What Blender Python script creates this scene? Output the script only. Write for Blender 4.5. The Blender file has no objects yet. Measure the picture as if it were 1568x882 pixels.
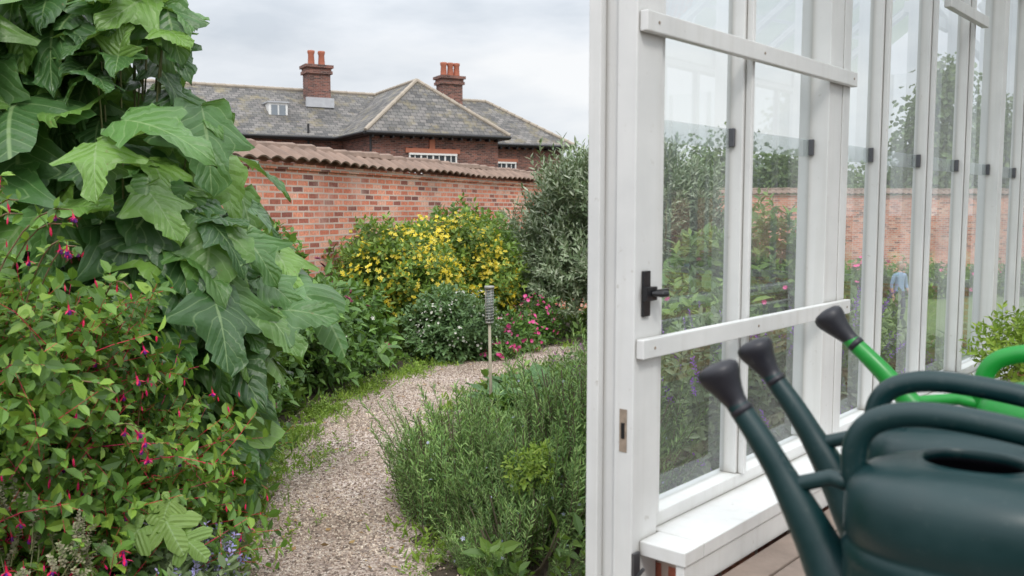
import bpy, math
import numpy as np
from mathutils import Vector, Matrix, noise
rng = np.random.default_rng(11)
U = rng.uniform
scene = bpy.context.scene
COL = scene.collection

# ------------------------------------------------------------------ mesh batching
class Batch:
    def __init__(s):
        s.V=[]; s.L=[]; s.S=[]; s.M=[]; s.UV=[]; s.n=0
    def raw(s, verts, faces, mat=0, uv=None):
        verts=np.asarray(verts,float).reshape(-1,3)
        L=np.concatenate([np.asarray(f,int) for f in faces])
        s.V.append(verts); s.L.append(L+s.n)
        s.S.append(np.array([len(f) for f in faces]))
        s.M.append(np.full(len(faces),mat) if np.isscalar(mat) else np.asarray(mat))
        if uv is None: uv=np.zeros((len(verts),2))
        s.UV.append(np.asarray(uv,float)[L]); s.n+=len(verts)
    def template(s):
        return (np.concatenate(s.V),np.concatenate(s.L),np.concatenate(s.S),np.concatenate(s.M),np.concatenate(s.UV))
    def inst(s, tpl, M, T, mat=None):
        tv,tl,ts,tm,tu=tpl; k=len(T)
        if k==0: return
        V=(T[:,None,:]+np.einsum('kij,nj->kni',M,tv)).reshape(-1,3)
        L=(tl[None,:]+(np.arange(k)*len(tv))[:,None]).ravel()+s.n
        s.V.append(V); s.L.append(L); s.S.append(np.tile(ts,k))
        s.M.append(np.tile(tm if mat is None else np.full(len(tm),mat),k)); s.UV.append(np.tile(tu,(k,1))); s.n+=len(V)
    def box(s, fr, a0,a1,b0,b1,c0,c1, mat=0):
        P=[fr(a,b,c) for c in (c0,c1) for b in (b0,b1) for a in (a0,a1)]
        s.raw(P,[(0,2,3,1),(4,5,7,6),(0,1,5,4),(2,6,7,3),(0,4,6,2),(1,3,7,5)],mat)
    def tube(s, pts, rad, sides=6, mat=0, cap=True):
        pts=np.asarray(pts,float); n=len(pts)
        rad=np.full(n,rad) if np.isscalar(rad) else np.asarray(rad,float)
        tg=np.gradient(pts,axis=0); tg/=np.linalg.norm(tg,axis=1)[:,None]+1e-9
        ref=np.array([0,0,1.]) if abs(tg[0][2])<.9 else np.array([1.,0,0])
        x=np.cross(ref,tg[0]); x/=np.linalg.norm(x)
        V=[]; a=np.arange(sides)*2*np.pi/sides
        for i in range(n):
            x=x-tg[i]*np.dot(x,tg[i]); x/=np.linalg.norm(x)
            y=np.cross(tg[i],x)
            V.append(pts[i]+rad[i]*(np.cos(a)[:,None]*x+np.sin(a)[:,None]*y))
        V=np.concatenate(V); F=[]
        for i in range(n-1):
            for j in range(sides):
                k=(j+1)%sides
                F.append((i*sides+j,i*sides+k,(i+1)*sides+k,(i+1)*sides+j))
        if cap:
            F.append(tuple(range(sides))[::-1]); F.append(tuple((n-1)*sides+j for j in range(sides)))
        s.raw(V,F,mat)
    def finish(s, name, mats, smooth=False, parent=None, autouv=False, bevel=0):
        V,L,S,M,UV=s.template()
        me=bpy.data.meshes.new(name)
        me.vertices.add(len(V)); me.vertices.foreach_set('co',V.astype(np.float32).ravel())
        me.loops.add(len(L)); me.loops.foreach_set('vertex_index',L.astype(np.int32))
        me.polygons.add(len(S)); st=np.concatenate([[0],np.cumsum(S)[:-1]])
        me.polygons.foreach_set('loop_start',st.astype(np.int32)); me.polygons.foreach_set('loop_total',S.astype(np.int32))
        me.polygons.foreach_set('material_index',M.astype(np.int32))
        me.polygons.foreach_set('use_smooth',np.full(len(S),smooth))
        uvl=me.uv_layers.new(name='UVMap')
        me.update(calc_edges=True)
        if autouv:
            UV=np.zeros((len(L),2)); Z=Vector((0,0,1))
            for p in me.polygons:
                N=p.normal
                if abs(N.z)>.98: ux,vx=Vector((1,0,0)),Vector((0,1,0))
                else:
                    ux=Z.cross(N).normalized(); vx=N.cross(ux).normalized()
                for li in p.loop_indices:
                    co=Vector(V[L[li]]); UV[li]=(co.dot(ux),co.dot(vx))
        uvl.data.foreach_set('uv',UV.astype(np.float32).ravel())
        for m in mats: me.materials.append(m)
        ob=bpy.data.objects.new(name,me); COL.objects.link(ob)
        if parent: ob.parent=parent
        if bevel:
            b=ob.modifiers.new('bevel','BEVEL'); b.width=bevel; b.segments=2; b.limit_method='ANGLE'
        return ob
def empty(name):
    e=bpy.data.objects.new(name,None); COL.objects.link(e); return e
def norm(v): return v/(np.linalg.norm(v,axis=-1,keepdims=True)+1e-9)
def frames(Y,Z,scale):
    Y=norm(Y); Z=norm(Z-Y*(Y*Z).sum(-1,keepdims=True)); X=np.cross(Y,Z)
    return np.stack([X,Y,Z],axis=2)*np.asarray(scale)[:,None,None]

# ------------------------------------------------------------------ materials
def nmat(name):
    m=bpy.data.materials.new(name); m.use_nodes=True; nt=m.node_tree
    return m,nt,nt.nodes['Principled BSDF'],nt.nodes['Material Output']
def ramp(nt,stops,interp='LINEAR'):
    r=nt.nodes.new('ShaderNodeValToRGB'); cr=r.color_ramp; cr.interpolation=interp
    while len(cr.elements)<len(stops): cr.elements.new(.5)
    for e,(p,c) in zip(cr.elements,stops): e.position=p; e.color=(*c,1)
    return r
def noise(nt,scale,detail=4,vec=None,rough=.55):
    n=nt.nodes.new('ShaderNodeTexNoise'); n.inputs['Scale'].default_value=scale; n.inputs['Detail'].default_value=detail
    n.inputs['Roughness'].default_value=rough
    if vec is None:
        tc=nt.nodes.new('ShaderNodeTexCoord'); vec=tc.outputs['Object']
    nt.links.new(vec,n.inputs['Vector']); return n
def mixc(nt,fac,a,b,mode='MIX'):
    m=nt.nodes.new('ShaderNodeMix'); m.data_type='RGBA'; m.blend_type=mode
    for sock,v in ((m.inputs[0],fac),(m.inputs[6],a),(m.inputs[7],b)):
        if isinstance(v,(int,float)): sock.default_value=v
        elif isinstance(v,tuple): sock.default_value=(*v,1)
        else: nt.links.new(v,sock)
    return m.outputs[2]
def math_(nt,op,a,b=None,clamp=False):
    m=nt.nodes.new('ShaderNodeMath'); m.operation=op; m.use_clamp=clamp
    for i,v in enumerate((a,b)):
        if v is None: continue
        if isinstance(v,(int,float)): m.inputs[i].default_value=v
        else: nt.links.new(v,m.inputs[i])
    return m.outputs[0]
def bump(nt,h,strength,dist=.01,to=None):
    b=nt.nodes.new('ShaderNodeBump'); b.inputs['Strength'].default_value=strength; b.inputs['Distance'].default_value=dist
    nt.links.new(h,b.inputs['Height'])
    if to is not None: nt.links.new(b.outputs[0],to.inputs['Normal'])
    return b
def plain(name,col,rough=.5,var=.15,scale=6,metal=0,bmp=0):
    m,nt,p,o=nmat(name); n=noise(nt,scale)
    c=mixc(nt,n.outputs['Fac'],tuple(x*(1-var) for x in col),tuple(min(1,x*(1+var)) for x in col))
    nt.links.new(c,p.inputs['Base Color']); p.inputs['Roughness'].default_value=rough; p.inputs['Metallic'].default_value=metal
    if bmp: bump(nt,noise(nt,scale*8).outputs['Fac'],bmp,.003,p)
    return m
def leafmat(name,cols,rough=.45,transl=.25,patch=1.5,veins=False,spec=.5,gain=1.0):
    m,nt,p,o=nmat(name)
    g=nt.nodes.new('ShaderNodeNewGeometry')
    k=len(cols); r=ramp(nt,[((i+.0)/(max(1,k-1)),c) for i,c in enumerate(cols)])
    nt.links.new(g.outputs['Random Per Island'],r.inputs['Fac']); col=r.outputs['Color']
    nz=noise(nt,patch,2)
    r2=ramp(nt,[(.3,(.84*gain,.82*gain,.78*gain)),(.7,(1.48*gain,1.44*gain,1.32*gain))]); nt.links.new(nz.outputs['Fac'],r2.inputs['Fac'])
    col=mixc(nt,1.0,col,r2.outputs['Color'],'MULTIPLY')
    if veins:
        uv=nt.nodes.new('ShaderNodeUVMap'); sx=nt.nodes.new('ShaderNodeSeparateXYZ'); nt.links.new(uv.outputs[0],sx.inputs[0])
        x=math_(nt,'ABSOLUTE',math_(nt,'SUBTRACT',math_(nt,'MULTIPLY',sx.outputs[0],2),1))
        f=math_(nt,'FRACT',math_(nt,'MULTIPLY',math_(nt,'SUBTRACT',sx.outputs[1],math_(nt,'MULTIPLY',x,.28)),7.5))
        d=math_(nt,'ABSOLUTE',math_(nt,'SUBTRACT',f,.5))
        side=math_(nt,'MULTIPLY',math_(nt,'SUBTRACT',.07,d),18,True)
        mid=math_(nt,'MULTIPLY',math_(nt,'SUBTRACT',.045,x),40,True)
        v=math_(nt,'MAXIMUM',math_(nt,'MULTIPLY',side,.6),mid)
        n3=noise(nt,14,4); col=mixc(nt,math_(nt,'MULTIPLY',n3.outputs['Fac'],.35),col,(.035,.085,.025))
        col=mixc(nt,math_(nt,'MULTIPLY',v,.65),col,(.32,.46,.2))
        nb=noise(nt,22,3,rough=.7); rb=ramp(nt,[(.68,(0,0,0)),(.73,(1,1,1))]); nt.links.new(nb.outputs['Fac'],rb.inputs['Fac'])
        col=mixc(nt,math_(nt,'MULTIPLY',rb.outputs['Color'],.6),col,(.2,.15,.05))
        hb=math_(nt,'ADD',d,math_(nt,'MULTIPLY',noise(nt,60,3).outputs['Fac'],.35))
        bump(nt,hb,.6,.012,p)
    nt.links.new(col,p.inputs['Base Color']); p.inputs['Roughness'].default_value=rough
    p.inputs['Specular IOR Level'].default_value=spec
    if transl>0:
        t=nt.nodes.new('ShaderNodeBsdfTranslucent')
        tc=mixc(nt,.5,col,(.22,.34,.03)) if cols[0][1]>cols[0][0] else col
        nt.links.new(tc,t.inputs['Color'])
        mx=nt.nodes.new('ShaderNodeMixShader'); mx.inputs[0].default_value=transl
        nt.links.new(p.outputs[0],mx.inputs[1]); nt.links.new(t.outputs[0],mx.inputs[2]); nt.links.new(mx.outputs[0],o.inputs['Surface'])
    return m
def brickmat(name,stops,mortar,bw=.225,rh=.075,ms=.011,patchcol=None,pa=.0,bs=.6,rough=.9,msmooth=.1):
    m,nt,p,o=nmat(name)
    uv=nt.nodes.new('ShaderNodeUVMap')
    nd=noise(nt,7,2,uv.outputs[0]); 
    vs=nt.nodes.new('ShaderNodeVectorMath'); vs.operation='MULTIPLY_ADD'
    nt.links.new(nd.outputs['Color'],vs.inputs[0]); vs.inputs[1].default_value=(.012,.012,0); nt.links.new(uv.outputs[0],vs.inputs[2])
    b=nt.nodes.new('ShaderNodeTexBrick'); nt.links.new(vs.outputs[0],b.inputs['Vector'])
    b.inputs['Scale'].default_value=1; b.inputs['Brick Width'].default_value=bw; b.inputs['Row Height'].default_value=rh
    b.inputs['Mortar Size'].default_value=ms; b.inputs['Mortar Smooth'].default_value=msmooth
    b.inputs['Color1'].default_value=(0,0,0,1); b.inputs['Color2'].default_value=(1,1,1,1); b.inputs['Mortar'].default_value=(.5,.5,.5,1)
    r=ramp(nt,stops); nt.links.new(b.outputs['Color'],r.inputs['Fac'])
    n1=noise(nt,30,5,uv.outputs[0]); rr=ramp(nt,[(.3,(.72,.72,.72)),(.7,(1.25,1.25,1.25))]); nt.links.new(n1.outputs['Fac'],rr.inputs['Fac'])
    c=mixc(nt,1.0,r.outputs['Color'],rr.outputs['Color'],'MULTIPLY')
    nl=noise(nt,.9,4,uv.outputs[0]); rl=ramp(nt,[(.3,(.75,.72,.72)),(.7,(1.15,1.12,1.1))]); nt.links.new(nl.outputs['Fac'],rl.inputs['Fac'])
    c=mixc(nt,b.outputs['Fac'],c,mortar)
    c=mixc(nt,1.0,c,rl.outputs['Color'],'MULTIPLY')
    if patchcol:
        np_=noise(nt,1.3,6,uv.outputs[0],.7); rp=ramp(nt,[(.52,(0,0,0)),(.68,(1,1,1))]); nt.links.new(np_.outputs['Fac'],rp.inputs['Fac'])
        c=mixc(nt,math_(nt,'MULTIPLY',rp.outputs['Color'],pa),c,patchcol)
    nt.links.new(c,p.inputs['Base Color']); p.inputs['Roughness'].default_value=rough
    h=math_(nt,'ADD',math_(nt,'SUBTRACT',1,b.outputs['Fac']),math_(nt,'MULTIPLY',n1.outputs['Fac'],.5))
    bump(nt,h,bs,.01,p)
    return m

M_brick=brickmat('garden_brick',[(0,(.2,.08,.07)),(.14,(.46,.15,.1)),(.45,(.68,.22,.13)),(.75,(.76,.3,.19)),(1,(.78,.46,.35))],(.62,.5,.43),patchcol=(.7,.5,.42),pa=.4)
M_hbrick=brickmat('house_brick',[(0,(.07,.04,.035)),(.5,(.17,.07,.052)),(1,(.3,.12,.085))],(.24,.18,.16))
M_slate=brickmat('roof_slate',[(0,(.09,.09,.09)),(.5,(.15,.148,.14)),(1,(.21,.2,.19))],(.045,.045,.045),bw=.3,rh=.22,ms=.012,patchcol=(.27,.225,.12),pa=.65,bs=.9,rough=.8)
M_coping=plain('coping_tile',(.22,.15,.115),.9,.6,5,bmp=.6)
M_ridge=plain('ridge_tile',(.36,.31,.25),.9,.35,3,bmp=.4)
M_pot=plain('terracotta',(.36,.12,.07),.8,.3,4)
M_dark=plain('dark_gutter',(.02,.02,.022),.5)
M_black=plain('black_iron',(.012,.012,.014),.35,.2,20)
M_steel=plain('dark_steel',(.12,.12,.13),.35,.2,20,.6)
M_lead=plain('lead_flashing',(.45,.46,.48),.6,.2)
M_winw=plain('window_paint',(.78,.78,.76),.5,.05)
M_stick=plain('weathered_stake',(.42,.37,.28),.8,.3,20)
M_bark=plain('bark',(.15,.12,.08),.9,.4,12,bmp=.6)
M_stem=plain('green_stem',(.14,.15,.06),.6,.3,8)
M_redstem=plain('brown_stem',(.17,.1,.05),.6,.3,8)
M_wood=plain('weathered_wood',(.26,.2,.165),.85,.5,9,bmp=.6)
M_rust=plain('rusty_metal',(.28,.22,.17),.6,.5,60)
M_paving=plain('paving',(.24,.22,.2),.9,.3,3,bmp=.4)
M_rock=plain('stone',(.2,.17,.13),.9,.5,9,bmp=.7)
M_clay=plain('clay_pot',(.42,.17,.09),.85,.2)

def paint():
    m,nt,p,o=nmat('white_paint')
    n=noise(nt,3,6); r=ramp(nt,[(.3,(.61,.615,.61)),(.62,(.73,.73,.72))]); nt.links.new(n.outputs['Fac'],r.inputs['Fac'])
    n2=noise(nt,38,5,rough=.7); r2=ramp(nt,[(.64,(0,0,0)),(.74,(1,1,1))]); nt.links.new(n2.outputs['Fac'],r2.inputs['Fac'])
    tc=nt.nodes.new('ShaderNodeTexCoord'); mp=nt.nodes.new('ShaderNodeMapping'); mp.inputs['Scale'].default_value=(22,22,.9)
    nt.links.new(tc.outputs['Object'],mp.inputs[0]); n3=noise(nt,1,5,mp.outputs[0]); r3=ramp(nt,[(.5,(0,0,0)),(.75,(1,1,1))]); nt.links.new(n3.outputs['Fac'],r3.inputs['Fac'])
    c=mixc(nt,math_(nt,'MULTIPLY',r3.outputs['Color'],.35),r.outputs['Color'],(.52,.51,.47))
    c=mixc(nt,math_(nt,'MULTIPLY',r2.outputs['Color'],.5),c,(.3,.26,.2))
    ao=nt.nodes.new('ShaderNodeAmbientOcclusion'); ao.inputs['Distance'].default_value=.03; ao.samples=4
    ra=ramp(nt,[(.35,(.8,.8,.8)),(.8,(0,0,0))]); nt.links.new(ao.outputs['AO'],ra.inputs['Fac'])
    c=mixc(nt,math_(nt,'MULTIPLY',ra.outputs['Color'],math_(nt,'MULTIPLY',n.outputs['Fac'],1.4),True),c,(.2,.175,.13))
    nt.links.new(c,p.inputs['Base Color']); p.inputs['Roughness'].default_value=.42
    bump(nt,n3.outputs['Fac'],.15,.004,p); return m
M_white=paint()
def glassmat(name,haze,refl):
    m,nt,p,o=nmat(name); nt.nodes.remove(p)
    tr=nt.nodes.new('ShaderNodeBsdfTransparent'); tr.inputs[0].default_value=(.93,.96,.95,1)
    gl=nt.nodes.new('ShaderNodeBsdfGlossy'); gl.inputs['Roughness'].default_value=.015; gl.inputs[0].default_value=(.95,.97,1,1)
    df=nt.nodes.new('ShaderNodeBsdfDiffuse'); df.inputs[0].default_value=(.7,.74,.74,1)
    fr=nt.nodes.new('ShaderNodeFresnel'); fr.inputs[0].default_value=1.5
    f=math_(nt,'ADD',math_(nt,'MULTIPLY',fr.outputs[0],refl),.03,True)
    m1=nt.nodes.new('ShaderNodeMixShader'); nt.links.new(f,m1.inputs[0]); nt.links.new(tr.outputs[0],m1.inputs[1]); nt.links.new(gl.outputs[0],m1.inputs[2])
    n=noise(nt,2.2,5); r=ramp(nt,[(.35,(haze*.35,)*3),(.75,(haze,)*3)]); nt.links.new(n.outputs['Fac'],r.inputs['Fac'])
    m2=nt.nodes.new('ShaderNodeMixShader'); nt.links.new(r.outputs['Color'],m2.inputs[0]); nt.links.new(m1.outputs[0],m2.inputs[1]); nt.links.new(df.outputs[0],m2.inputs[2])
    nt.links.new(m2.outputs[0],o.inputs['Surface']); return m
M_glass=glassmat('pane_glass',.12,1.3)
M_frost=glassmat('glass_overlap',.6,1.0)
m,nt,p,o=nmat('window_glass'); p.inputs['Base Color'].default_value=(.03,.035,.04,1); p.inputs['Roughness'].default_value=.08; M_wing=m

def plasticmat(name,col,rough=.38):
    m,nt,p,o=nmat(name); n=noise(nt,14,5); c=mixc(nt,n.outputs['Fac'],tuple(x*.8 for x in col),tuple(x*1.25 for x in col))
    n2=noise(nt,50,6,rough=.75); r=ramp(nt,[(.58,(0,0,0)),(.8,(1,1,1))]); nt.links.new(n2.outputs['Fac'],r.inputs['Fac'])
    c=mixc(nt,math_(nt,'MULTIPLY',r.outputs['Color'],.14),c,(.3,.32,.3))
    nt.links.new(c,p.inputs['Base Color'])
    rr=ramp(nt,[(.3,(rough-.08,)*3),(.7,(rough+.16,)*3)]); nt.links.new(n.outputs['Fac'],rr.inputs['Fac']); nt.links.new(rr.outputs['Color'],p.inputs['Roughness'])
    bump(nt,n2.outputs['Fac'],.08,.002,p); return m
M_canD=plasticmat('dark_green_plastic',(.002,.024,.026),.34); M_canG=plasticmat('bright_green_plastic',(.008,.24,.03))
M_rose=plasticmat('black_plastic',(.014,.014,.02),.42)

# ------------------------------------------------------------------ terrain
def ground_z(y):
    t=np.clip((np.asarray(y,float)-12)/12,0,1); return -1.5*t*t*(3-2*t)
def sheet(name,xs,ys,mat,dz=0):
    B=Batch(); X,Y=np.meshgrid(xs,ys); Z=ground_z(Y)+dz
    V=np.stack([X,Y,Z],-1).reshape(-1,3); nx=len(xs)
    F=[(j*nx+i,j*nx+i+1,(j+1)*nx+i+1,(j+1)*nx+i) for j in range(len(ys)-1) for i in range(nx-1)]
    B.raw(V,F); return B.finish(name,[mat],smooth=True)
m,nt,p,o=nmat('soil'); n=noise(nt,9,8,rough=.7); r=ramp(nt,[(.3,(.04,.03,.022)),(.55,(.1,.075,.052)),(.75,(.17,.14,.1))]); nt.links.new(n.outputs['Fac'],r.inputs['Fac'])
nt.links.new(r.outputs['Color'],p.inputs['Base Color']); p.inputs['Roughness'].default_value=.95; bump(nt,n.outputs['Fac'],.9,.04,p); M_soil=m
m,nt,p,o=nmat('lawn'); n=noise(nt,30,8,rough=.75); n2=noise(nt,.6,3); r=ramp(nt,[(.3,(.06,.11,.03)),(.7,(.13,.2,.05))]); nt.links.new(n.outputs['Fac'],r.inputs['Fac'])
c=mixc(nt,math_(nt,'MULTIPLY',n2.outputs['Fac'],.4),r.outputs['Color'],(.19,.21,.09)); nt.links.new(c,p.inputs['Base Color']); p.inputs['Roughness'].default_value=.9; bump(nt,n.outputs['Fac'],.8,.03,p); M_lawn=m
gx=np.unique(np.concatenate([np.linspace(-400,400,21),np.linspace(-10,12,23)])); gy=np.unique(np.concatenate([np.linspace(-60,600,23),np.linspace(0,30,61)]))
sheet('ground',gx,gy,M_soil)
sheet('lawn',np.linspace(3.2,60,20),np.linspace(7.5,44,70),M_lawn,.004)
# path
m,nt,p,o=nmat('gravel')
tc=nt.nodes.new('ShaderNodeTexCoord'); v=nt.nodes.new('ShaderNodeTexVoronoi'); v.inputs['Scale'].default_value=75; nt.links.new(tc.outputs['Object'],v.inputs['Vector'])
sx=nt.nodes.new('ShaderNodeSeparateColor'); nt.links.new(v.outputs['Color'],sx.inputs[0])
GR=[(0,(.16,.125,.105)),(.3,(.35,.27,.23)),(.6,(.48,.385,.33)),(.85,(.58,.485,.425)),(1,(.74,.66,.59))]
r=ramp(nt,GR); nt.links.new(sx.outputs[0],r.inputs['Fac'])
n=noise(nt,1.6,5); rr=ramp(nt,[(.35,(.66,.63,.57)),(.65,(1.1,1.1,1.1))]); nt.links.new(n.outputs['Fac'],rr.inputs['Fac'])
c=mixc(nt,1.0,r.outputs['Color'],rr.outputs['Color'],'MULTIPLY'); nt.links.new(c,p.inputs['Base Color']); p.inputs['Roughness'].default_value=.95
bump(nt,math_(nt,'SUBTRACT',1,v.outputs['Distance']),.9,.012,p); M_gravel=m
CP=np.array([(-.75,-1),(-.75,1),(-.78,2.4),(-.84,3.86),(-.98,4.8),(-1.04,5.8),(-1.02,6.8),(-.85,7.8),(-.45,8.8),(.2,9.6),(1.3,10.2),(3.0,10.4),(5,10.2)],float)
def catmull(P,n=14):
    out=[]
    for i in range(1,len(P)-2):
        a,b,c,d=P[i-1],P[i],P[i+1],P[i+2]
        for t in np.linspace(0,1,n,endpoint=False):
            out.append(.5*((2*b)+(c-a)*t+(2*a-5*b+4*c-d)*t*t+(3*b-a-3*c+d)*t**3))
    return np.array(out)
PL=catmull(CP)
tg=norm(np.gradient(PL,axis=0)); nr=np.stack([-tg[:,1],tg[:,0]],1)
B=Batch(); V=[]; NP=len(PL)
for i in range(NP):
    w=.49
    for k,f in enumerate(np.linspace(-1,1,7)):
        e=f*w+(.07*math.sin(i*1.3+f*3)+.05*math.sin(i*.47+2*f) if abs(f)==1 else 0)
        q=PL[i]+nr[i]*e; V.append((q[0],q[1],float(ground_z(q[1]))+.006+.012*(1-f*f)))
F=[(i*7+k,i*7+k+1,(i+1)*7+k+1,(i+1)*7+k) for i in range(NP-1) for k in range(6)]
B.raw(V,F)
ic=np.array([(1,0,0),(-1,0,0),(0,1,0),(0,-1,0),(0,0,1),(0,0,-1)],float)
TB=Batch(); TB.raw(ic*np.array([1,.8,.6]),[(0,2,4),(2,1,4),(1,3,4),(3,0,4),(2,0,5),(1,2,5),(3,1,5),(0,3,5)],1); STONE=TB.template()
k=28000; idx=(NP*rng.random(k)**1.5).astype(int)%(NP-1); fr_=rng.random(k); off=np.clip(rng.normal(0,.33,k),-.66,.66)
Q=PL[idx]*(1-fr_)[:,None]+PL[idx+1]*fr_[:,None]+nr[idx]*off[:,None]
T=np.column_stack([Q,ground_z(Q[:,1])+.008+.012*(1-(off/.45)**2).clip(0)])
B.inst(STONE,frames(rng.normal(size=(k,3)),rng.normal(size=(k,3)),U(.004,.011,k)),T)
LT=Batch(); LT.raw([(0,0,0),(.25,.4,.05),(0,1,.1),(-.25,.4,.05)],[(0,1,2,3)],2)
k=300; idx=rng.integers(0,NP-1,k); Q=PL[idx]+nr[idx]*U(-.55,.55,k)[:,None]; B.inst(LT.template(),frames(rng.normal(size=(k,3))*np.array([1,1,.1]),np.tile([0,0,1.],(k,1))+rng.normal(0,.3,(k,3)),U(.015,.05,k)),np.column_stack([Q,ground_z(Q[:,1])+.026]))
B.finish('gravel_path',[M_gravel,leafmat('gravel_chips',[c for _,c in GR],.9,0.0,1.2,gain=.8),leafmat('dead_leaf',[(.2,.1,.04),(.3,.2,.08),(.14,.09,.05)],.8,0)])
def pathdist(P):
    d=np.full(len(P),9e9)
    for q in PL: d=np.minimum(d,((P-q)**2).sum(1))
    return np.sqrt(d)

# ------------------------------------------------------------------ leaf templates
def leaf(w=.5,fold=.15,droop=.15,mat=0):
    B=Batch(); h=w/2
    B.raw([(0,0,0),(h*.85,.3,fold*h),(h*.8,.65,fold*h-droop*.4),(0,1,-droop),(-h*.8,.65,fold*h-droop*.4),(-h*.85,.3,fold*h)],[(0,1,2,3),(0,3,4,5)],mat)
    return B.template()
def sprig(lf,n,ll,spread=60,stem=1,twist=2.4,start=.15,sr=.006,lmat=0,curve=0,tip=.45):
    B=Batch(); 
    ts=np.linspace(start,1,n)
    ph=np.arange(n)*twist+rng.uniform(-.3,.3,n); al=np.radians(spread*(1.15-tip*ts)+rng.uniform(-14,14,n))
    Y=np.stack([np.cos(ph)*np.sin(al),np.cos(al),np.sin(ph)*np.sin(al)],1)
    Z=np.stack([-np.cos(ph)*np.cos(al),np.sin(al),-np.sin(ph)*np.cos(al)],1)+rng.normal(0,.25,(n,3))+np.array([0,0,.5])
    T=np.stack([0*ts,ts,curve*ts**2],1)
    B.inst(lf,frames(Y,Z,ll*U(.7,1.15,n)),T,lmat)
    B.tube([(0,0,0),(0,.5,curve*.25),(0,1,curve)],[sr,sr*.8,sr*.4],3,stem,False)
    return B.template()
def lump(d,seed,amt=.2):
    a=seed*1.7
    return 1+amt*(np.sin(d[:,0]*4.1+a)*np.sin(d[:,2]*4.7+a*2)+.6*np.sin(d[:,1]*7.3+a*3+d[:,0]*5)*np.sin(d[:,2]*8.1+a))
def place(B,ells,tpls,count,size,up=.5,rand=.35,inner=.35,zmin=.02,mat=None,lmp=.2,rmin=.82,rmax=1.04):
    vol=np.array([r[0]*r[2]+r[1]*r[2] for c,r in ells]); vol=vol/vol.sum()
    for ei,(c,r) in enumerate(ells):
        k=int(count*vol[ei]); d=norm(rng.normal(size=(k*2,3))); 
        d=d[d[:,2]>-.75][:k]
        k=len(d)
        rr=np.where(rng.random(k)<inner,U(.35,.85,k),U(rmin,rmax,k))*lump(d,ei+len(B.V),lmp)
        P=np.array(c)+d*np.array(r)*rr[:,None]
        Y=norm(d/np.array(r)*min(r)+np.array([0,0,up])+rng.normal(0,rand,(k,3)))
        Z=norm(rng.normal(0,.5,(k,3))+np.array([0,-.2,1.0]))
        s=U(size[0],size[1],k); base=P-Y*(s*.7)[:,None]
        g=ground_z(P[:,1]); ok=(P[:,2]>g+zmin); base[:,2]=np.maximum(base[:,2],g)
        ti=rng.integers(0,len(tpls),k)
        for j,t in enumerate(tpls):
            q=ok&(ti==j); B.inst(t,frames(Y[q],Z[q],s[q]),base[q],mat)
def flower5(petals=5,cup=.25,w=.5,mat=0,cen=None):
    B=Batch(); 
    for i in range(petals):
        a=i*2*math.pi/petals; c,s=math.cos(a),math.sin(a); px,py=-s*w,c*w
        B.raw([(0,0,0),(c*.55+px*.6,s*.55+py*.6,cup*.6),(c,s,cup),(c*.55-px*.6,s*.55-py*.6,cup*.6)],[(0,1,2,3)],mat)
    if cen is not None: B.raw([(.18,0,.12),(0,.18,.12),(-.18,0,.12),(0,-.18,.12)],[(0,1,2,3)],cen)
    return B.template()
def flowers(B,ells,tpl,count,size,mat=None,rmin=.98,rmax=1.12,up=.5,zmin=.05,clump=.7):
    for ei,(c,r) in enumerate(ells):
        k=count//len(ells); d=norm(rng.normal(size=(k*3,3))); d=d[(d[:,1]<.5)&(d[:,2]>-.35)][:k]; k=len(d)
        keep=rng.random(k)<np.clip(.55+clump*np.sin(d[:,0]*6+ei)*np.sin(d[:,2]*5+2),.12,1); d=d[keep]; k=len(d)
        rr=U(rmin,rmax,k)*lump(d,ei+3,.12); P=np.array(c)+d*np.array(r)*rr[:,None]
        N=norm(d+np.array([0,-.2,up])+rng.normal(0,.3,(k,3))); q=P[:,2]>ground_z(P[:,1])+zmin
        B.inst(tpl,frames(rng.normal(size=(k,3)),N,U(size[0],size[1],k))[q],P[q],mat)

LF=leaf(.5); LFB=leaf(.62,.2,.2); LFN=leaf(.28,.1,.1); NEED=leaf(.2,.1,.05)
SP_fu=[sprig(LFB,12,.23,70,curve=c) for c in (-.15,.1,-.3)]
SP_sh=[sprig(LF,12,.27,65,curve=c) for c in (-.1,.1)]
SP_ol=[sprig(LFN,16,.24,50,sr=.008,curve=c) for c in (-.1,.05,.12)]
SP_ro=[sprig(NEED,54,.1,58,sr=.007,curve=c,start=.05,tip=.5) for c in (-.2,.06,.2,.12)]
SP_lg=[sprig(LFB,7,.42,75,curve=-.2),sprig(LF,6,.5,70,curve=-.1)]

# ------------------------------------------------------------------ big-leaved shrub (left)
def bigleaf(lob=0.,droop=.3,seed=0):
    n,mw=22,8; V=[];UVs=[]
    for i in range(n+1):
        v=i/n
        w=.46*math.sin(math.pi*min(1,v**.55))**.75*(1-.42*v) if 0<v<1 else 0.0
        w*=1+lob*(max(0,math.cos((v-.34)*2*math.pi*2.0))*1.25 - .4)
        w*=1+.06*math.sin(v*34+seed)
        for j in range(mw+1):
            u=-1+2*j/mw
            x=u*w*(1+.12*math.sin(seed*3+v*5)*(1 if u>0 else -1)); y=v+abs(u)*w*(-.45 if v<.12 else -.1 if v<.25 else .35*lob)
            z=.22*abs(x)+.02*math.sin((v-.28*abs(u))*7.5*2*math.pi)*abs(u)-droop*v*v-.5*x*x+.06*math.sin(v*8+seed+u*2)*abs(u)
            V.append((x,y,z)); UVs.append(((u+1)/2,v))
    F=[(i*(mw+1)+j,i*(mw+1)+j+1,(i+1)*(mw+1)+j+1,(i+1)*(mw+1)+j) for i in range(n) for j in range(mw)]
    B=Batch(); B.raw(V,F,0,UVs); return B.template()
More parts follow.
